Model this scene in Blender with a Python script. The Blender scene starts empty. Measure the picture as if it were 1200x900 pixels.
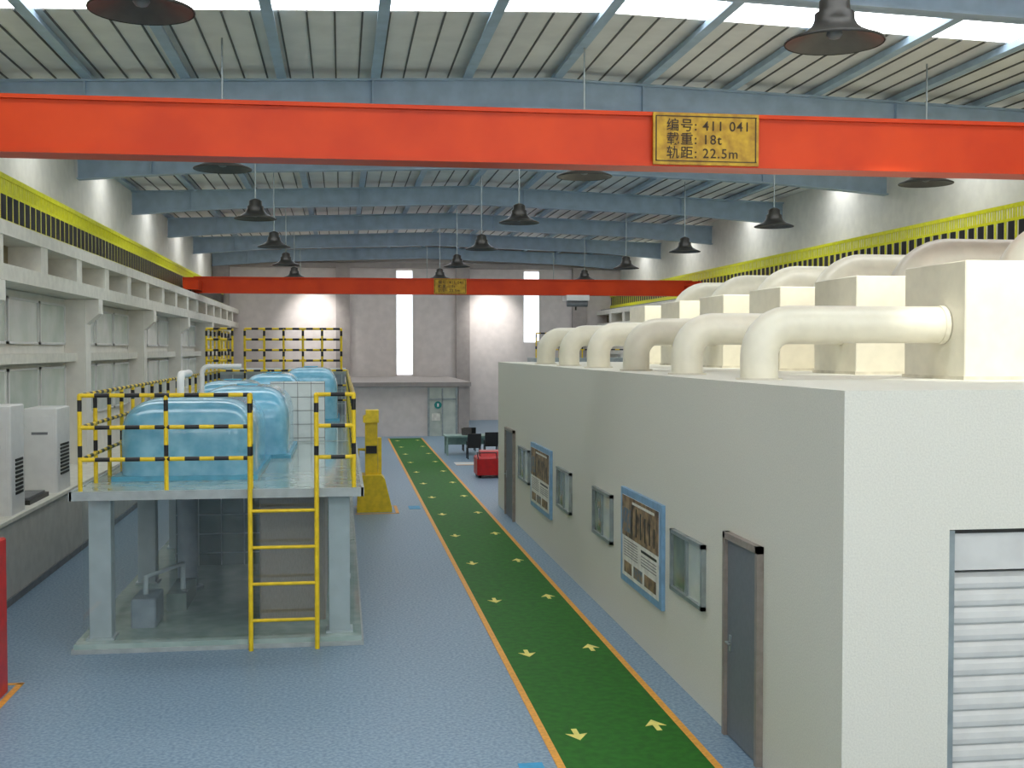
import bpy, math, random
from mathutils import Vector, Matrix
random.seed(7)
S=bpy.context.scene
try:
    S.view_settings.view_transform='Standard'
    S.view_settings.look='None'
except Exception as e: print(e)

# ---------------- materials ----------------
def lin(h):
    h=h.lstrip('#'); out=[]
    for i in (0,2,4):
        c=int(h[i:i+2],16)/255
        out.append(c/12.92 if c<=0.04045 else ((c+0.055)/1.055)**2.4)
    return tuple(out)+(1,)
MATS={}
def mat(name,hexc,rough=0.6,metal=0.0,nscale=6.0,namt=0.12,bump=0.0,hex2=None,emit=0,spec=0.5,detail=3,stretch=None):
    if name in MATS: return MATS[name]
    m=bpy.data.materials.new(name); m.use_nodes=True
    nt=m.node_tree; b=nt.nodes['Principled BSDF']
    tc=nt.nodes.new('ShaderNodeTexCoord'); nz=nt.nodes.new('ShaderNodeTexNoise')
    nz.inputs['Scale'].default_value=nscale; nz.inputs['Detail'].default_value=detail
    if stretch:
        mp=nt.nodes.new('ShaderNodeMapping'); mp.inputs['Scale'].default_value=stretch
        nt.links.new(tc.outputs['Object'],mp.inputs[0]); nt.links.new(mp.outputs[0],nz.inputs['Vector'])
    else: nt.links.new(tc.outputs['Object'],nz.inputs['Vector'])
    cr=nt.nodes.new('ShaderNodeValToRGB')
    c=lin(hexc)
    c2=lin(hex2) if hex2 else tuple(min(1,v*(1+namt)) for v in c[:3])+(1,)
    c1=c if hex2 else tuple(v*(1-namt) for v in c[:3])+(1,)
    cr.color_ramp.elements[0].color=c1; cr.color_ramp.elements[1].color=c2
    cr.color_ramp.elements[0].position=0.35; cr.color_ramp.elements[1].position=0.65
    nt.links.new(nz.outputs['Fac'],cr.inputs[0]); nt.links.new(cr.outputs[0],b.inputs['Base Color'])
    b.inputs['Roughness'].default_value=rough; b.inputs['Metallic'].default_value=metal
    b.inputs['Specular IOR Level'].default_value=spec
    if bump:
        bp=nt.nodes.new('ShaderNodeBump'); bp.inputs['Strength'].default_value=bump; bp.inputs['Distance'].default_value=0.02
        nt.links.new(nz.outputs['Fac'],bp.inputs['Height']); nt.links.new(bp.outputs[0],b.inputs['Normal'])
    if emit:
        b.inputs['Emission Color'].default_value=c; b.inputs['Emission Strength'].default_value=emit
    MATS[name]=m; return m
def glassmat(name,tint,g0=0.05,g1=0.6):
    m=bpy.data.materials.new(name); m.use_nodes=True; nt=m.node_tree; nt.nodes.clear()
    o=nt.nodes.new('ShaderNodeOutputMaterial'); t=nt.nodes.new('ShaderNodeBsdfTransparent'); g=nt.nodes.new('ShaderNodeBsdfGlossy')
    t.inputs[0].default_value=lin(tint); g.inputs['Roughness'].default_value=0.03; g.inputs[0].default_value=(0.95,0.97,1,1)
    lw=nt.nodes.new('ShaderNodeLayerWeight'); lw.inputs[0].default_value=0.2
    mx=nt.nodes.new('ShaderNodeMixShader'); mr=nt.nodes.new('ShaderNodeMapRange')
    mr.inputs[3].default_value=g0; mr.inputs[4].default_value=g1
    nt.links.new(lw.outputs['Fresnel'],mr.inputs[0]); nt.links.new(mr.outputs[0],mx.inputs[0])
    nt.links.new(t.outputs[0],mx.inputs[1]); nt.links.new(g.outputs[0],mx.inputs[2]); nt.links.new(mx.outputs[0],o.inputs[0])
    return m
FLOOR=mat('floor_blue_epoxy','#66829a',0.42,nscale=24,hex2='#8ea6b6',bump=0.04)
GREEN=mat('green_path_paint','#1a5c0b',0.6,nscale=9,hex2='#236e12',spec=0.25)
TAPE=mat('orange_tape','#e6a033',0.5,nscale=20)
ARW=mat('pale_yellow_paint','#f0e27a',0.6)
CREAM=mat('cream_plaster','#d6d4c7',0.75,nscale=60,namt=0.05,bump=0.12)
WALLW=mat('hall_wall_paint','#eae7dd',0.8,nscale=3,namt=0.04)
CONC=mat('girder_concrete','#e2dfd2',0.8,nscale=5,namt=0.06)
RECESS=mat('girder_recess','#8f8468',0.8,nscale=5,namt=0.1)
FARW=mat('far_wall_paint','#d4ccc7',0.8,nscale=2.5,namt=0.05,bump=0.05)
FARP=mat('far_pillar_paint','#a8a09b',0.8,nscale=3,namt=0.06)
STEELB=mat('blue_grey_steel','#a2b8ca',0.5,nscale=2.5,namt=0.08)
ROOF=mat('roof_sheet','#e2e1dc',0.6,nscale=1.5,namt=0.05)
SEAM=mat('roof_seam','#5c5c58',0.7)
SKYL=mat('skylight_sheet','#fbfdff',0.5,emit=4.4)
WINE=mat('window_daylight','#f4f8ff',0.4,emit=1.5)
SWIN=mat('south_window_daylight','#fbfbff',0.4,emit=3.6)
ORANGE=mat('crane_orange','#c43604',0.42,nscale=1.2,hex2='#d24006',spec=0.3)
YEL=mat('safety_yellow','#e8c71c',0.4,nscale=8,namt=0.1)
YELG=mat('rail_yellow_green','#e6e412',0.45,nscale=8,namt=0.08)
BLK=mat('black_paint','#121214',0.4)
DARK=mat('lamp_dark_metal','#34332f',0.4,metal=0.4)
LUND=mat('lamp_inner_grey','#4c4a45',0.45)
DUCT=mat('cream_duct_paint','#e4dfcb',0.3,nscale=5,namt=0.04)
PIPEIN=mat('duct_flange','#d2ccb8',0.5)
TANK=mat('blue_tank_enamel','#6bacc8',0.14,nscale=4,hex2='#8cc4da')
TANKD=mat('teal_tank_trim','#5aa6c2',0.25)
GLASSD=mat('glazed_deck','#93aaa3',0.08,nscale=3,hex2='#abbdb7')
EDGE=mat('deck_edge_grey','#a0a9a8',0.4,nscale=5)
LEG=mat('leg_steel_grey','#b8c3c7',0.45,nscale=4,namt=0.06)
DKG=mat('dark_green_panel','#63736c',0.12,nscale=2,hex2='#7d8c86')
TAUPE=mat('taupe_cabinet','#9a9086',0.6,nscale=12,namt=0.1,stretch=(8,8,1))
WHITE=mat('white_enamel','#e6e6e2',0.4,nscale=5,namt=0.03)
TILE=mat('glossy_white_tile','#dde4e2',0.08,nscale=5,namt=0.03)
GREYV=mat('vent_grey','#77797a',0.5)
SLATE=mat('slate_door','#6d7278',0.5,nscale=20,namt=0.05)
DFRAME=mat('door_frame_bronze','#8f857c',0.45,nscale=9)
ALU=mat('aluminium','#9aa3a3',0.35,metal=0.5)
PGL=mat('window_glass_dark','#4a5a50',0.08,nscale=1.5,hex2='#7d8a72')
PGL2=mat('window_glass_pale','#b4bdb4',0.1,nscale=1.5,hex2='#cdd3c8')
WPANE=mat('wall_glazing','#c6d0c2',0.25,nscale=1.2,hex2='#dce1d8')
SLAT=mat('shutter_slat','#c9c9c4',0.45,nscale=4,namt=0.05)
PBLUE=mat('poster_frame_blue','#7ba2c2',0.4)
PPAPER=mat('poster_paper','#dedbd0',0.5)
PIMG=mat('poster_picture','#4a3a30',0.5,nscale=5,hex2='#a88c68')
PIMG2=mat('poster_thumb','#4f6f86',0.5,nscale=9,hex2='#9a7b54')
PTXT=mat('poster_text_grey','#85837c',0.6)
SIGNY=mat('weathered_sign_yellow','#9c730c',0.5,nscale=7,hex2='#c59e1a')
SIGNT=mat('sign_lettering','#3a2a0a',0.6)
RED=mat('red_enamel','#c01414',0.35)
TABLE=mat('table_green_grey','#8aa79e',0.4)
GREYC=mat('cabinet_grey','#8f9aa3',0.5,nscale=4)
DADO=mat('dado_casing_grey','#c2c1b9',0.7,nscale=4,namt=0.06)
SKYB=mat('floor_sticker_blue','#2f9ac8',0.5)
TEAL=mat('teal_sign','#178a84',0.5)
GLS=glassmat('clear_safety_glass','#f8faf9',0.03,0.4)

# ---------------- mesh builder ----------------
class MB:
    def __init__(s): s.v=[];s.f=[];s.m=[];s.sm=[];s.ms=[]
    def mi(s,m):
        if m not in s.ms: s.ms.append(m)
        return s.ms.index(m)
    def add(s,vs,fs,m,smooth=False):
        o=len(s.v); s.v+= [tuple(v) for v in vs]; k=s.mi(m)
        for f in fs: s.f.append([i+o for i in f]); s.m.append(k); s.sm.append(smooth)
    def box(s,x0,x1,y0,y1,z0,z1,m):
        if x0>x1:x0,x1=x1,x0
        vs=[(x0,y0,z0),(x1,y0,z0),(x1,y1,z0),(x0,y1,z0),(x0,y0,z1),(x1,y0,z1),(x1,y1,z1),(x0,y1,z1)]
        s.add(vs,[(0,3,2,1),(4,5,6,7),(0,1,5,4),(1,2,6,5),(2,3,7,6),(3,0,4,7)],m)
    def bbox(s,x0,x1,y0,y1,z0,z1,m,b=0.02):
        def ring(x0,x1,y0,y1,z,c): return [(x0+c,y0,z),(x1-c,y0,z),(x1,y0+c,z),(x1,y1-c,z),(x1-c,y1,z),(x0+c,y1,z),(x0,y1-c,z),(x0,y0+c,z)]
        vs=ring(x0,x1,y0,y1,z0,b)+ring(x0,x1,y0,y1,z1-b,b)+ring(x0+b,x1-b,y0+b,y1-b,z1,b*0.5)
        fs=[tuple(range(7,-1,-1))]
        for k in range(2):
            for i in range(8):
                j=(i+1)%8; fs.append((k*8+i,k*8+j,k*8+8+j,k*8+8+i))
        fs.append(tuple(range(16,24))); s.add(vs,fs,m)
    def prism(s,pts,axis,a,b,m):
        n=len(pts)
        def mk(p,t):
            if axis=='y': return (p[0],t,p[1])
            if axis=='x': return (t,p[0],p[1])
            return (p[0],p[1],t)
        vs=[mk(p,a) for p in pts]+[mk(p,b) for p in pts]
        fs=[tuple(range(n)),tuple(range(2*n-1,n-1,-1))]+[(i,i+n,(i+1)%n+n,(i+1)%n) for i in range(n)]
        s.add(vs,fs,m)
    def tube(s,pts,r,m,n=10,caps=True):
        pts=[Vector(p) for p in pts]; rs=r if isinstance(r,(list,tuple)) else [r]*len(pts)
        vs=[];t0=(pts[1]-pts[0]).normalized()
        up=Vector((0,0,1)) if abs(t0.z)<0.9 else Vector((1,0,0))
        nrm=(up-t0*up.dot(t0)).normalized()
        for i,p in enumerate(pts):
            if i==0:t=t0
            elif i==len(pts)-1:t=(pts[i]-pts[i-1]).normalized()
            else:t=((pts[i]-pts[i-1]).normalized()+(pts[i+1]-pts[i]).normalized()).normalized()
            nrm=(nrm-t*nrm.dot(t)).normalized(); bn=t.cross(nrm)
            for k in range(n):
                a=2*math.pi*k/n; vs.append(p+(nrm*math.cos(a)+bn*math.sin(a))*rs[i])
        fs=[]
        for i in range(len(pts)-1):
            for k in range(n):
                fs.append((i*n+k,i*n+(k+1)%n,(i+1)*n+(k+1)%n,(i+1)*n+k))
        s.add(vs,fs,m,True)
        if caps: s.add([vs[i] for i in range(n)]+vs[-n:],[tuple(range(n-1,-1,-1)),tuple(range(n,2*n))],m)
    def lathe(s,prof,c,m,n=32):
        vs=[];fs=[]
        for r,z in prof:
            for k in range(n):
                a=2*math.pi*k/n; vs.append((c[0]+r*math.cos(a),c[1]+r*math.sin(a),c[2]+z))
        for i in range(len(prof)-1):
            for k in range(n): fs.append((i*n+k,i*n+(k+1)%n,(i+1)*n+(k+1)%n,(i+1)*n+k))
        s.add(vs,fs,m,True)
    def dome(s,x0,x1,y0,y1,z0,zs,z1,m,e=0.45,eh=0.3,n=48,rings=10):
        cx,cy=(x0+x1)/2,(y0+y1)/2; a,b=(x1-x0)/2,(y1-y0)/2
        sg=lambda c,p: math.copysign(abs(c)**p,c)
        vs=[];L=[(1,z0),(1,zs)]
        for i in range(1,rings+1):
            t=math.pi/2*i/rings
            L.append((max(0.001,math.cos(t))**e,zs+(z1-zs)*math.sin(t)**0.9))
        for r,z in L:
            for k in range(n):
                t=2*math.pi*k/n; vs.append((cx+a*r*sg(math.cos(t),eh),cy+b*r*sg(math.sin(t),eh),z))
        fs=[(i*n+k,i*n+(k+1)%n,(i+1)*n+(k+1)%n,(i+1)*n+k) for i in range(len(L)-1) for k in range(n)]
        s.add(vs,fs,m,True)
    def stripe(s,p0,p1,r,mA=None,mB=None,seg=0.28,duty=0.5,n=8):
        p0,p1=Vector(p0),Vector(p1);L=(p1-p0).length;d=(p1-p0)/L;t=0;k=0
        while t<L-1e-4:
            l=seg*(duty if k%2 else (1-duty))*2
            e=min(L,t+l); s.tube([p0+d*t,p0+d*e],r,(mB if k%2 else mA),n=n); t=e;k+=1
    def build(s,name,origin=None):
        me=bpy.data.meshes.new(name)
        xs=[v[0] for v in s.v];ys=[v[1] for v in s.v];zs=[v[2] for v in s.v]
        o=origin or ((min(xs)+max(xs))/2,(min(ys)+max(ys))/2,min(zs))
        me.from_pydata([(v[0]-o[0],v[1]-o[1],v[2]-o[2]) for v in s.v],[],s.f)
        for m in s.ms: me.materials.append(m)
        me.polygons.foreach_set('material_index',s.m); me.polygons.foreach_set('use_smooth',s.sm)
        me.update()
        ob=bpy.data.objects.new(name,me); ob.location=o; S.collection.objects.link(ob); return ob

def railing(mb,p0,p1,z,h,post=0.9,bars=3,r=0.031,seg=0.2,endposts=(1,1),mA=YEL,mB=BLK):
    (x0,y0),(x1,y1)=p0,p1; L=math.hypot(x1-x0,y1-y0); n=max(1,round(L/post))
    for i in range(n+1):
        if (i==0 and not endposts[0]) or (i==n and not endposts[1]): continue
        t=i/n; x=x0+(x1-x0)*t;y=y0+(y1-y0)*t
        mb.stripe((x,y,z),(x,y,z+h),r,mA,mB,seg=h/4.2,duty=0.25)
    for b in range(bars):
        zz=z+h-(h-0.08)*b/max(1,bars-0.2)
        mb.stripe((x0,y0,zz),(x1,y1,zz),r*0.95,mA,mB,seg=seg)

XL,XR,YS,YN=-7.25,16.55,-3.0,70.0
XC=(XL+XR)/2
def zr(x): return 10.3-0.4*abs(x-XC)/(XR-XC)
BEAMS=[-0.1,8.6,17.3,26.0,34.7,43.4,52.1,60.8,69.5]

# ---------------- shell ----------------
m=MB(); m.box(XL-0.2,XR+0.2,YS-0.2,YN+0.2,-0.2,0,FLOOR); m.build('floor',origin=(0,0,0))
m=MB(); m.box(2.2,3.72,9.0,56.2,0.0,0.006,GREEN); m.box(2.13,2.21,9.0,56.2,0,0.009,TAPE); m.box(3.69,3.77,9.0,56.2,0,0.009,TAPE)
y=12.65
def arrow(mb,x,y,d,z=0.0065):
    L,w=0.38,0.12
    pts=[(x-0.03,y-d*L/2),(x+0.03,y-d*L/2),(x+0.03,y+d*0.0),(x+w,y-d*0.03),(x,y+d*L/2),(x-w,y-d*0.03),(x-0.03,y)]
    if d<0: pts=pts[::-1]
    mb.prism(pts,'z',z+0.004,z,ARW)
while y<55: arrow(m,2.52,y,-1); arrow(m,3.45,y+0.2,1); y+=3.5
m.build('green_walkway')

m=MB()
def roofstrip(mb,y0,y1,mt,lift=0,th=0.06):
    pts=[(XL-0.2,zr(XL)+lift),(XC,zr(XC)+lift),(XR+0.2,zr(XR)+lift),(XR+0.2,zr(XR)+th+lift),(XC,zr(XC)+th+lift),(XL-0.2,zr(XL)+th+lift)]
    mb.prism(pts,'y',y0,y1,mt)
prev=YS-0.2; sky=MB()
def seams(y0,y1):
    xx=XL+0.3
    while xx<XR:
        m.box(xx-0.016,xx+0.016,y0,y1,zr(xx)-0.02,zr(xx)+0.01,SEAM); xx+=0.49
for b in [YS-0.2]+BEAMS:
    s0,s1=b+2.4,b+4.1
    if s0<YS or s1>YN: continue
    roofstrip(m,prev,s0,ROOF); seams(prev,s0)
    roofstrip(sky,s0,s1,SKYL,lift=0.005,th=0.04); prev=s1
roofstrip(m,prev,YN+0.2,ROOF); seams(prev,YN)
m.build('ceiling'); sky.build('window_1')
m=MB()
for i in range(12):
    x=-7.15+1.975*i
    m.box(x-0.05,x+0.05,YS,YN,zr(x)-0.17,zr(x)-0.035,STEELB)
    m.box(x-0.1,x+0.1,YS,YN,zr(x)-0.19,zr(x)-0.165,STEELB)
m.build('roof_purlins')
for b in BEAMS:
    if b<YS: continue
    m=MB()
    def bt(x): return zr(x)-0.19
    def bb(x):
        d=abs(x-XC)/(XR-XC); return bt(x)-(0.66+0.16*max(0,(d-0.7)/0.3))
    xs=[XL+0.03+(XR-XL-0.06)*i/24 for i in range(25)]
    top=[(x,bt(x)) for x in xs]; bot=[(x,bb(x)) for x in xs]
    m.prism(bot+top[::-1],'y',b-0.02,b+0.02,STEELB)
    m.prism(bot+[(x,z+0.04) for x,z in bot][::-1],'y',b-0.16,b+0.16,STEELB)
    m.prism([(x,z-0.04) for x,z in top]+top[::-1],'y',b-0.16,b+0.16,STEELB)
    for x in xs[2:-2:6]: m.box(x-0.015,x+0.015,b-0.13,b+0.13,bb(x)+0.03,bt(x)-0.03,STEELB)
    m.build('roof_beam')

def sidewall(name,sx):
    X=(lambda d: XL+d) if sx<0 else (lambda d: XR-d)
    m=MB()
    m.box(X(-0.2),X(0),YS,YN,0,9.9,WALLW)
    m.box(X(0),X(0.65),YS,YN,0,5.4,WALLW)
    ob=m.build(name)
    m=MB()
    cols=[4.5+8.6*i for i in range(8)]
    for c in [-4.1]+cols:
        for (z0,z1) in ((4.3,5.25),(2.5,3.8)):
            for k in range(3):
                y0=c+0.6+k*2.55; y1=y0+2.4
                if y1>YN or y0<YS: continue
                m.box(X(0.66),X(0.70),y0,y1,z0,z1,WPANE)
                for yy in (y0,y1-0.05): m.box(X(0.66),X(0.73),yy,yy+0.05,z0,z1,WHITE)
                m.box(X(0.66),X(0.73),y0,y1,z0,z0+0.05,WHITE); m.box(X(0.66),X(0.73),y0,y1,z1-0.05,z1,WHITE)
    m.build('window_2' if sx<0 else 'window_3')
    m=MB()
    m.box(X(0.01),X(1.45),YS,YN,6.2,6.45,CONC)
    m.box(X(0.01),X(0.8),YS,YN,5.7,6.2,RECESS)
    m.box(X(0.01),X(1.43),YS,YN,5.41,5.7,CONC)
    y=-1.0
    while y<YN-1: m.box(X(0.8),X(1.42),y,y+0.55,5.69,6.21,CONC); y+=3.2
    m.box(X(0.66),X(0.95),YS,YN,3.9,4.1,CONC)
    m.box(X(1.12),X(1.20),YS,YN,6.45,6.53,GREYV)
    m.build('crane_runway_girder')
    for c in cols:
        m=MB(); m.box(X(0.66),X(1.15),c-0.3,c+0.3,0 if sx>0 else 1.42,5.4,WALLW)
        pts=[(X(1.1),4.75),(X(1.45),5.05),(X(1.45),5.4),(X(1.1),5.4)]
        m.prism(pts,'y',c-0.25,c+0.25,WALLW); m.build('wall_column')
    m=MB(); xr=X(0.62); s=-sx
    m.box(xr-0.03,xr+0.03,YS,YN,7.58,7.68,YELG); m.box(xr-0.012,xr+0.012,YS,YN,7.26,7.34,YELG); m.box(xr-0.008,xr+0.008,YS,YN,6.46,6.78,YELG)
    y=YS+0.1; bw=0.36 if sx<0 else 0.27
    while y<YN-0.5:
        m.box(xr-0.006,xr+0.006,y,y+0.08,6.45,7.6,YELG)
        for k in (1,2,3): m.box(xr-0.006,xr+0.006,y+0.115*k,y+0.115*k+0.06,7.3,7.6,YELG)
        m.box(xr+s*0.008,xr+s*0.016,y+0.09,y+0.09+bw,6.78,7.27,BLK)
        y+=0.46
    m.build('catwalk_railing')
sidewall('wall_left',-1); sidewall('wall_right',1)

m=MB()
m.box(XL-0.2,XR+0.2,YN,YN+0.2,0,10.4,FARW)
for x0,x1 in ((-7.2,-6.3),(-0.3,0.5),(6.65,7.45),(13.6,14.4)):
    m.box(x0,x1,YN-0.4,YN,0,9.0,FARP)
m.box(XL,XR,YN-0.15,YN,8.9,9.2,FARP)
m.build('wall_back')
m=MB()
for x0,x1,z0,z1 in ((3.2,4.12,2.7,8.75),(10.7,11.6,4.6,8.75)):
    m.box(x0,x1,YN-0.06,YN-0.01,z0,z1,WINE)
    m.box(x0-0.06,x0,YN-0.08,YN-0.01,z0,z1,WHITE); m.box(x1,x1+0.06,YN-0.08,YN-0.01,z0,z1,WHITE)
m.build('window_4')
YA=57.5
m=MB()
m.box(-6.0,6.1,YA,YN-0.45,0,2.4,FARW); m.box(-6.1,6.2,YA-0.15,YN-0.45,2.4,2.6,FARP)
m.box(5.6,6.1,YA-0.1,YA,0,2.4,FARP)
m.build('annex_room')
m=MB()
m.box(4.15,5.5,YA-0.05,YA-0.005,0,2.33,PGL2); m.box(4.1,4.2,YA-0.09,YA-0.005,0,2.34,ALU); m.box(5.45,5.55,YA-0.09,YA-0.005,0,2.34,ALU)
m.box(4.78,4.85,YA-0.09,YA-0.005,0,2.3,ALU); m.box(4.15,5.5,YA-0.09,YA-0.005,1.75,1.83,ALU)
vs=[(4.6+0.18*math.cos(a*math.pi/8),YA-0.1,1.5+0.18*math.sin(a*math.pi/8)) for a in range(16)]
m.add(vs,[tuple(range(16))],TEAL); m.box(4.56,4.64,YA-0.11,YA-0.105,1.42,1.58,WHITE)
m.box(4.3,4.7,YA-0.1,YA-0.09,0.75,1.1,PPAPER)
m.build('door_1')
m=MB()
m.box(XL-0.2,XR+0.2,YS-0.2,YS,0,10.4,WALLW); m.build('wall_front')
m=MB()
for k in range(6):
    x=-6.2+k*3.8; m.box(x,x+3.2,YS+0.01,YS+0.05,5.0,9.0,SWIN)
    for xx in (x-0.06,x+1.57,x+3.2): m.box(xx,xx+0.06,YS+0.01,YS+0.1,4.95,9.05,WHITE)
m.build('window_5')

m=MB(); m.box(XL+0.66,-5.4,8,YN-0.5,0,1.36,DADO); m.box(XL+0.66,-5.35,8,YN-0.5,1.36,1.42,CONC)
m.box(-5.4,-5.37,8,YA-0.2,0,0.12,GREYV)
m.build('trim_1')

# ---------------- cranes ----------------
def crane(y,extra=False):
    m=MB()
    x0,x1=-6.1,15.4
    m.box(x0,x1,y,y+0.4,6.6,7.2,ORANGE); m.box(x0,x1,y-0.05,y+0.45,7.18,7.23,ORANGE); m.box(x0,x1,y-0.05,y+0.45,6.54,6.6,ORANGE)
    for sx in (-6.15,15.25):
        m.box(sx-0.2,sx+0.4,y-1.4,y+1.8,6.62,7.0,ORANGE)
        for yy in (y-1.1,y+1.5): m.tube([(sx-0.04,yy,6.66),(sx+0.1,yy,6.66)],0.13,DARK,16)
    m.box(x0-0.45,x0,y,y+0.4,6.85,7.2,ORANGE); m.box(x1,x1+0.45,y,y+0.4,6.85,7.2,ORANGE)
    sx0,sx1=3.95,5.35
    m.box(sx0,sx1,y-0.09,y-0.055,6.56,7.22,SIGNY)
    for a in (sx0+0.03,sx1-0.05): m.box(a,a+0.015,y-0.096,y-0.088,6.6,7.18,SIGNT)
    for a in (6.6,7.17): m.box(sx0+0.03,sx1-0.03,y-0.096,y-0.088,a,a+0.012,SIGNT)
    if extra:
        m.box(9.7,10.7,y-0.35,y+0.75,6.3,6.54,WHITE); m.tube([(10.2,y+0.2,6.3),(10.2,y+0.2,5.9)],0.04,DARK); m.tube([(9.75,y-0.1,6.2),(10.65,y-0.1,6.2)],0.16,GREYV,14)
    ob=m.build('overhead_crane')
    for k,t in enumerate(('编号: 411 041','载重: 18t','轨距: 22.5m')):
        c=bpy.data.curves.new('lettering','FONT'); c.body=t; c.size=0.172; c.extrude=0.003; c.offset=0.001; c.space_character=1.14
        c.materials.append(SIGNT); o=bpy.data.objects.new('lettering_%d'%(k+1),c)
        S.collection.objects.link(o); o.rotation_euler=(math.pi/2,0,0)
        o.location=Vector((sx0+0.17,y-0.095,7.0-0.175*k))-ob.location; o.parent=ob
crane(15.0); crane(51.4,True)

# ---------------- lamps ----------------
def lamp(x,y,z=7.58):
    m=MB()
    prof=[(0.54,0.0),(0.55,0.012),(0.54,0.03),(0.43,0.075),(0.32,0.13),(0.25,0.19),(0.22,0.25),(0.215,0.33),(0.17,0.36),(0.165,0.47),(0.11,0.51),(0.02,0.54)]
    m.lathe(prof,(x,y,z),DARK)
    m.lathe([(0.53,0.005),(0.32,0.11),(0.19,0.17),(0.12,0.19),(0.0,0.19)],(x,y,z),LUND)
    m.lathe([(0.0,0.04),(0.06,0.06),(0.09,0.1),(0.07,0.16),(0.05,0.19)],(x,y,z),GREYV)
    m.tube([(x,y,z+0.52),(x,y,zr(x)-0.02)],0.018,ALU,8)
    m.build('high_bay_lamp')
lamp(-2.05,13.0,7.72); lamp(5.42,12.7,7.58); lamp(12.3,13.0)
for y in (23.2,31.9,40.6,49.3,58.0,66.7):
    for x in (-2.2,4.75,11.9): lamp(x,y)

# ---------------- right building ----------------
bx0,bx1,by0,by1,bz=4.17,15.3,9.5,31.8,3.85
m=MB()
sx0,sx1=5.12,9.2
m.box(bx0,bx1,by0+0.3,by1,0,bz,CREAM)
m.box(bx0,sx0,by0,by0+0.3,0,bz,CREAM); m.box(sx1,bx1,by0,by0+0.3,0,bz,CREAM); m.box(sx0,sx1,by0,by0+0.3,2.66,bz,CREAM)
m.build('plant_room_building')
m=MB()
m.box(sx0+0.01,sx1-0.01,by0+0.06,by0+0.28,2.3,2.65,SLAT); m.box(sx0+0.01,sx0+0.06,by0+0.02,by0+0.28,0,2.65,ALU)
m.box(sx1-0.06,sx1-0.01,by0+0.02,by0+0.28,0,2.65,ALU)
m.box(sx0+0.01,sx1-0.01,by0+0.05,by0+0.07,2.62,2.655,DARK)
z=0.0
while z<2.2:
    m.prism([(by0+0.25,z),(by0+0.135,z),(by0+0.115,z+0.02),(by0+0.11,z+0.06),(by0+0.12,z+0.11),(by0+0.145,z+0.15),(by0+0.25,z+0.15)],'x',sx0+0.05,sx1-0.05,SLAT); z+=0.151
m.build('roller_shutter')
def bdoor(name,y0,y1,h=2.22):
    m=MB(); x=bx0
    m.box(x-0.03,x-0.002,y0+0.07,y1-0.07,0.01,h-0.06,SLATE)
    for a,b in ((y0,y0+0.07),(y1-0.07,y1)): m.box(x-0.07,x-0.001,a,b,0,h,DFRAME)
    m.box(x-0.07,x-0.001,y0,y1,h-0.07,h,DFRAME)
    m.box(x-0.045,x-0.03,y1-0.22,y1-0.16,0.95,1.12,ALU); m.tube([(x-0.04,y1-0.19,1.05),(x-0.09,y1-0.19,1.05),(x-0.09,y1-0.32,1.05)],0.012,ALU)
    m.build(name)
bdoor('door_2',11.4,12.5); bdoor('door_3',28.6,30.1)
def bwin(name,y0,y1,z0=1.16,z1=1.93,dark=1):
    m=MB(); x=bx0; f=0.05
    for a,b in ((y0,y0+f),(y1-f,y1)): m.box(x-0.06,x-0.001,a,b,z0,z1,ALU)
    for a,b in ((z0,z0+f),(z1-f,z1)): m.box(x-0.06,x-0.001,y0,y1,a,b,ALU)
    ym=(y0+y1)/2; m.box(x-0.05,x-0.001,ym-0.03,ym+0.03,z0,z1,ALU)
    m.box(x-0.02,x-0.001,y0+f,ym,z0+f,z1-f,PGL2); m.box(x-0.02,x-0.001,ym,y1-f,z0+f,z1-f,PGL)
    m.build(name)
bwin('window_6',13.3,14.65); bwin('window_7',18.05,19.4); bwin('window_8',21.4,22.75); bwin('window_9',26.3,27.8)
def poster(y0,y1,z0=0.78,z1=2.16):
    m=MB(); x=bx0; w=y1-y0
    m.box(x-0.05,x-0.001,y0,y1,z0,z1,PBLUE)
    m.box(x-0.056,x-0.05,y0+0.13,y1-0.13,z0+0.1,z1-0.1,PPAPER)
    Y=lambda t:y1-0.13-(w-0.26)*t
    Z=lambda t:z0+0.1+(z1-z0-0.2)*t
    def r(t0,t1,u0,u1,mt,d=0.0): m.box(x-0.06-d,x-0.055,Y(t1),Y(t0),Z(u0),Z(u1),mt)
    r(0,1,0.5,1,PIMG)
    for i in range(6): r(0.28+0.12*i,0.31+0.12*i,0.56,0.93-0.03*i,DARK,0.002)
    r(0.3,0.9,0.93,0.96,PPAPER,0.002); r(0.0,0.25,0.56,0.85,PIMG2,0.002)
    for i in range(7): r(0.06,0.45,0.45-0.032*i,0.46-0.032*i,PTXT)
    r(0.55,0.95,0.42,0.45,DARK)
    for i in range(4): r(0.55,0.95,0.37-0.035*i,0.38-0.035*i,PTXT)
    r(0.06,0.28,0.05,0.19,PIMG); r(0.34,0.58,0.05,0.19,PIMG2); r(0.64,0.94,0.05,0.19,PIMG)
    m.build('wall_poster')
poster(15.06,17.35); poster(23.45,25.95)

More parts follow.
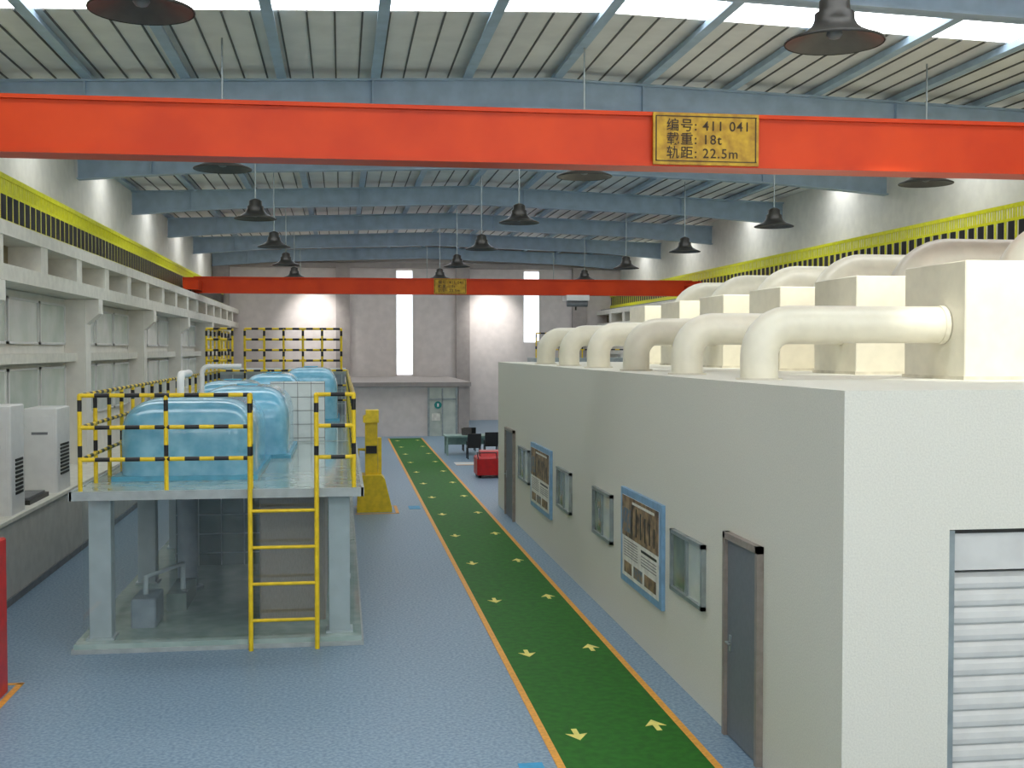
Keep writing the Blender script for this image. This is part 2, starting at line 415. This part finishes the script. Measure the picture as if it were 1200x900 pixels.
# ducts
for k in range(6):
    y=13.1+2.87*k
    m=MB()
    r=0.215; X=4.72; zc=4.48; R=0.36
    pts=[(X,y,bz),(X,y,zc-R)]
    for i in range(1,10):
        a=math.pi/2*i/10; pts.append((X+R-R*math.cos(a),y,zc-R+R*math.sin(a)))
    pts+=[(X+R,y,zc),(6.94,y,zc)]
    m.tube(pts,r,DUCT,28)
    m.tube([(X,y,bz),(X,y,bz+0.02)],r+0.05,PIPEIN,28); m.tube([(6.88,y,zc),(6.94,y,zc)],r+0.012,DUCT,28)
    m.build('duct_elbow_pipe')
    m=MB()
    m.bbox(6.95,9.1,y-0.5,y+0.96,bz,5.2,DUCT,0.012)
    m.box(6.93,9.12,y-0.52,y+0.98,bz,bz+0.04,PIPEIN)
    m.build('filter_box')
    m=MB(); r=0.43; zb=5.2; yy=y+0.25; cxx=8.66; n=9
    m.lathe([(r+0.05,0),(r+0.05,0.03),(r-0.02,0.03)],(cxx-0.47,yy,zb),DUCT,28)
    path=[(cxx-0.47*math.cos(math.pi/2*i/n),yy,zb-0.32+0.48*math.sin(math.pi/2*i/n)) for i in range(n+1)]
    path.append((14.8,yy,path[-1][2]))
    m.tube(path,r,DUCT,28)
    m.build('exhaust_duct')

# ---------------- left test-bench platforms ----------------
def platform(y0,y1,zd=2.24,x0=-3.66,x1=0.27,ladder=False):
    m=MB()
    m.box(x0-0.03,x1+0.03,y0-0.03,y1,0,0.06,EDGE); m.box(x0,x1,y0,y1,0.06,0.13,GLASSD)
    m.box(x0,x1,y0,y1,zd-0.05,zd,GLASSD); m.box(x0-0.03,x1+0.03,y0-0.05,y0+0.0,zd-0.12,zd+0.005,EDGE)
    m.box(x1,x1+0.04,y0-0.05,y1,zd-0.12,zd+0.005,EDGE); m.box(x0-0.04,x0,y0-0.05,y1,zd-0.12,zd+0.005,EDGE)
    m.box(x0+0.05,x1-0.05,y0+0.05,y1-0.05,zd-0.13,zd-0.05,DKG)
    for yy in (y0+0.25,(y0+y1)/2,y1-0.55):
        for xx in (x0+0.16,x1-0.46):
            m.bbox(xx,xx+0.3,yy,yy+0.3,0.13,zd-0.12,LEG,0.01)
            m.box(xx-0.04,xx+0.34,yy-0.04,yy+0.34,0.13,0.16,LEG)
    if ladder: m.box(x0+0.1,x1-0.1,y0+0.15,y0+0.165,0.14,zd-0.13,GLS)
    h=1.32; a=0.1
    if ladder:
        railing(m,(x0+a,y0+0.05),(-1.26,y0+0.05),zd,h,post=1.15)
        railing(m,(-0.35,y0+0.05),(x1-a,y0+0.05),zd,h,post=0.5)
    railing(m,(x1-a,y0+0.05),(x1-a,y1-0.05),zd,h,post=1.1,endposts=(0,1))
    railing(m,(x0+a,y0+0.05),(x0+a,y1-0.05),zd,h,post=1.1,endposts=(0,1))
    if not ladder: railing(m,(x0+a,y1-0.05),(x1-a,y1-0.05),zd,h,post=0.8)
    return m
m=platform(17.0,25.58,ladder=True)
for xx in (-1.26,-0.35):
    m.tube([(xx,16.86,0.0),(xx,16.86,2.25)],0.033,YEL,10); m.stripe((xx,16.86,2.25),(xx,16.86,3.56),0.033,YEL,BLK,seg=0.3,duty=0.22)
    m.tube([(xx,16.86,3.56),(xx,17.05,3.56)],0.033,YEL,10)
for z in (0.42,0.93,1.44,1.95): m.tube([(-1.26,16.86,z),(-0.35,16.86,z)],0.024,YEL,8)
m.build('equipment_platform')
m=platform(25.7,36.0); m.build('equipment_platform')
m=MB(); m.bbox(-1.22,-0.25,18.1,21.5,0.13,2.1,TAUPE); m.box(-1.23,-1.2,18.12,21.4,1.1,1.13,GREYV); m.box(-1.18,-0.3,18.085,18.1,0.3,1.98,TAUPE); m.build('control_cabinet')
m=MB(); m.box(-3.1,-1.4,23.0,24.3,0.13,1.5,DKG)
for i in range(5): m.box(-3.1+0.42*i,-3.08+0.42*i,22.98,23.0,0.13,1.5,LEG)
for i in range(4): m.box(-3.1,-1.4,22.98,23.0,0.35+0.36*i,0.37+0.36*i,LEG)
m.build('glazed_pump_cabinet')
m=MB(); m.bbox(-3.05,-2.7,17.9,18.7,0.13,0.55,GREYC); m.box(-2.7,-2.4,19,20.3,0.13,0.4,DKG); m.tube([(-2.9,18.3,0.55),(-2.9,18.3,0.8),(-2.5,19.4,0.8),(-2.5,19.4,0.4)],0.04,LEG); m.build('pump_skid')
m=MB(); m.tube([(-2.6,20.8,0.13),(-2.6,20.8,2.1)],0.17,GREYC,20); m.tube([(-2.6,20.8,0.13),(-2.6,20.8,0.18)],0.26,GREYC,20); m.build('support_pipe')

def tank(x0,x1,y0,y1,z0,z1,mt=TANK):
    m=MB()
    m.dome(x0,x1,y0,y1,z0+0.06,z0+(z1-z0)*0.55,z1,mt,e=0.5,eh=0.3)
    m.box(x0-0.05,x1+0.05,y0-0.05,y1+0.05,z0,z0+0.07,TANKD)
    cx=(x0+x1)/2;cy=(y0+y1)/2
    m.lathe([(0.2,-0.02),(0.2,0.04),(0.0,0.04)],(cx,cy,z1-0.02),TANKD,20)
    m.build('blue_process_tank')
tank(-3.32,-1.3,18.3,21.6,2.24,3.46)
tank(-2.6,-0.95,21.75,24.8,2.24,3.52)
tank(-3.2,-1.7,26.3,29.4,2.24,3.5)
tank(-2.4,-1.0,29.6,32.4,2.24,3.6)
tank(-1.6,-0.1,32.7,35.4,2.24,3.7)
m=MB()
def upipe(x,y,z,h,dx,dy,r=0.07,mt=WHITE):
    R=0.15;pts=[(x,y,z),(x,y,z+h-R)]
    for i in range(1,7):
        a=math.pi/2*i/6; pts.append((x+(R-R*math.cos(a))*(1 if dx>0 else 0), y+(R-R*math.cos(a))*(1 if dy>0 else 0), z+h-R+R*math.sin(a)))
    pts.append((x+dx,y+dy,z+h)); m.tube(pts,r,mt,14)
upipe(-2.85,22.0,2.24,1.5,0,1.2); upipe(-2.85,25.3,2.24,1.6,0.8,0,0.05); m.tube([(-3.3,22.3,2.24),(-3.3,22.3,3.3)],0.05,WHITE); m.build('white_vent_pipes')
m=MB(); m.box(-1.5,-0.35,25.85,26.2,2.24,3.5,TILE)
for i in range(5): m.box(-1.5+0.285*i,-1.49+0.285*i,25.84,25.85,2.24,3.5,GREYV)
for i in range(5): m.box(-1.5,-0.35,25.84,25.85,2.3+0.29*i,2.31+0.29*i,GREYV)
m.build('tiled_switch_cabinet')

m=MB()
zd=3.52
m.box(-4.0,0.1,36.2,43.5,0,zd-0.08,GREYC); m.box(-4.05,0.15,36.15,43.55,zd-0.08,zd,EDGE)
for i in range(11): m.box(-4.0+0.4*i,-3.97+0.4*i,36.18,36.2,0.0,zd-0.08,LEG)
for i in range(7): m.box(-4.0,0.1,36.18,36.2,0.45*i+0.3,0.45*i+0.33,LEG)
railing(m,(-2.84,36.3),(0.0,36.3),zd,1.28,post=0.56,bars=4,r=0.036); railing(m,(-3.95,36.3),(-3.2,36.3),zd,1.28,post=0.38,bars=4,r=0.036)
railing(m,(0.0,36.3),(0.0,43.3),zd,1.28,post=1.2,bars=4,r=0.03,endposts=(0,1))
railing(m,(-3.95,36.3),(-3.95,43.3),zd,1.28,post=1.2,bars=4,r=0.03,endposts=(0,1))
m.build('raised_machine_enclosure')

m=MB()
m.prism([(0.38,0.0),(1.28,0.0),(1.28,0.1),(1.1,0.85),(1.0,0.95),(0.5,0.95),(0.42,0.8)],'y',30.8,31.6,YEL)
m.box(0.6,0.92,31.0,31.35,0.95,2.3,YEL); m.prism([(0.55,2.3),(0.95,2.3),(0.95,2.62),(0.62,2.62),(0.62,2.5),(0.55,2.45)],'y',30.9,31.45,YEL)
m.box(0.93,1.02,31.0,31.3,0.95,1.9,YEL); m.box(0.62,0.9,30.98,31.0,1.5,1.7,BLK); m.tube([(0.42,31.1,0.7),(0.42,31.1,1.6),(0.6,31.1,1.6)],0.04,YEL)
m.build('yellow_pillar_hoist')
m=MB()
for a in ((0.34,1.45,30.5,30.58),(0.34,1.45,31.95,32.03),(1.37,1.45,30.5,32.03)): m.box(a[0],a[1],a[2],a[3],0,0.006,TAPE)
m.box(1.75,2.05,31.3,31.9,0,0.006,SKYB); m.build('floor_tape_marking')
m=MB(); m.box(1.75,2.0,11.5,11.85,0,0.006,SKYB); m.build('floor_sticker')
m=MB(); m.box(-4.04,-3.96,13.8,15.6,0,0.006,TAPE); m.box(-5.2,-3.96,15.55,15.63,0,0.006,TAPE); m.build('floor_tape_marking')
m=MB(); m.bbox(-4.95,-4.07,14.8,15.3,0,1.9,RED); m.box(-4.9,-4.12,14.785,14.8,0.1,1.8,RED); m.box(-4.3,-4.25,14.76,14.785,0.9,1.1,ALU); m.build('fire_equipment_cabinet')

for (y0,y1,zt,xa) in ((24.0,25.1,3.06,-6.05),(20.75,21.6,3.26,-6.05),(17.5,18.6,3.2,-6.05)):
    m=MB(); m.bbox(xa,-5.43,y0,y1,1.42,zt,WHITE)
    m.box(xa+0.08,-5.5,y0-0.012,y0,1.5,2.9,WHITE)
    for i in range(9): m.box(-5.43,-5.415,y0+0.25,y1-0.15,1.75+0.07*i,1.79+0.07*i,DARK)
    m.box(xa+0.15,-5.6,y0-0.02,y0-0.01,2.55,2.6,GREYV)
    m.build('air_conditioner_cabinet')
m=MB(); m.box(-5.98,-5.5,22.2,23.6,1.42,1.5,DARK); m.box(-5.9,-5.55,22.3,23.5,1.5,1.54,GREYV); m.build('instrument_tray')
m=MB()
for z in (0.55,1.0): m.box(-5.4,-5.385,27.5,28.4,z,z+0.3,TAPE)
m.build('wall_notice')

# ---------------- far furniture ----------------
m=MB(); m.box(4.05,6.6,46.9,48.0,0.71,0.77,TABLE)
for xx in (4.1,6.48):
    for yy in (46.95,47.9): m.box(xx,xx+0.07,yy,yy+0.07,0,0.71,TABLE)
m.box(4.15,6.5,47.85,47.9,0.35,0.7,TABLE); m.build('work_table')
m=MB()
m.box(4.75,5.15,47.2,47.5,0.77,0.79,DARK); m.prism([(47.48,0.79),(47.52,0.79),(47.62,1.03),(47.58,1.03)],'x',4.75,5.15,DARK); m.build('laptop_computer')
def chair(x,y):
    m=MB()
    m.bbox(x-0.26,x+0.26,y-0.22,y+0.24,0.42,0.5,BLK)
    m.prism([(y-0.26,0.5),(y-0.2,0.5),(y-0.27,0.98),(y-0.33,0.98)],'x',x-0.26,x+0.26,BLK)
    for sx in (-0.24,0.24):
        m.tube([(x+sx,y-0.28,0.9),(x+sx,y-0.2,0.45),(x+sx,y-0.26,0)],0.022,BLK); m.tube([(x+sx,y+0.2,0.44),(x+sx,y+0.24,0)],0.022,BLK)
        m.tube([(x+sx,y-0.26,0.66),(x+sx,y+0.18,0.66),(x+sx,y+0.2,0.44)],0.02,BLK)
    m.build('office_chair')
chair(5.0,45.4); chair(5.75,46.1); chair(5.2,49.0)
m=MB()
m.bbox(4.35,5.2,38.4,39.5,0.1,0.68,RED,0.05); m.prism([(38.6,0.68),(39.4,0.68),(39.3,0.86),(38.8,0.84)],'x',4.5,5.15,RED)
for xx in (4.4,5.05):
    for yy in (38.6,39.3): m.tube([(xx,yy,0.12),(xx+0.1,yy,0.12)],0.12,BLK,14)
m.tube([(4.4,38.45,0.6),(4.32,38.2,0.85),(4.95,38.2,0.85),(5.0,38.45,0.6)],0.02,BLK); m.build('red_floor_scrubber')
m=MB(); m.box(4.1,7.2,43.0,44.0,0,0.006,WHITE); m.box(4.1,7.2,42.9,43.0,0,0.007,TAPE); m.build('floor_mat')
m=MB(); m.box(8.5,15.0,52.5,54.5,3.6,3.8,EDGE)
for xx in (8.7,12,14.6): m.box(xx,xx+0.25,53.9,54.15,0,3.6,LEG)
railing(m,(8.6,52.6),(14.9,52.6),3.8,1.1,post=1.0,bars=3); m.build('gallery_railing')

# ---------------- lights ----------------
def spot(name,loc,tgt,e,ang=60,blend=0.7,r=0.2,col=(1,0.98,0.96)):
    l=bpy.data.lights.new(name,'SPOT'); l.energy=e;l.spot_size=math.radians(ang);l.spot_blend=blend;l.shadow_soft_size=r;l.color=col
    o=bpy.data.objects.new(name,l); o.location=loc; o.rotation_euler=(Vector(tgt)-Vector(loc)).to_track_quat('-Z','Y').to_euler(); S.collection.objects.link(o)
spot('wall_floodlight',(-1.5,67.3,8.0),(-1.5,70,5.7),850,ang=75,blend=1.0)
spot('wall_floodlight',(8.7,67.3,8.0),(8.7,70,5.8),850,ang=75,blend=1.0)
for k in range(6):  # added fill spots, no fixture behind them, to brighten the filter box fronts
    y=12.6+2.87*k
    spot('added_box_fill',(7.0,y-2.9,9.0),(7.25,y,4.6),1200,ang=25,blend=0.8,r=0.15,col=(1,0.98,0.9))
w=bpy.data.worlds.new('world'); w.use_nodes=True; S.world=w
w.node_tree.nodes['Background'].inputs[0].default_value=(0.8,0.9,1,1); w.node_tree.nodes['Background'].inputs[1].default_value=1.0

cam=bpy.data.cameras.new('camera'); co=bpy.data.objects.new('camera',cam); S.collection.objects.link(co)
co.location=(0,0,4.2); co.rotation_euler=(math.radians(90-1.68),0,math.radians(-8.13)); cam.lens=42; cam.sensor_width=36; cam.clip_end=200
S.camera=co
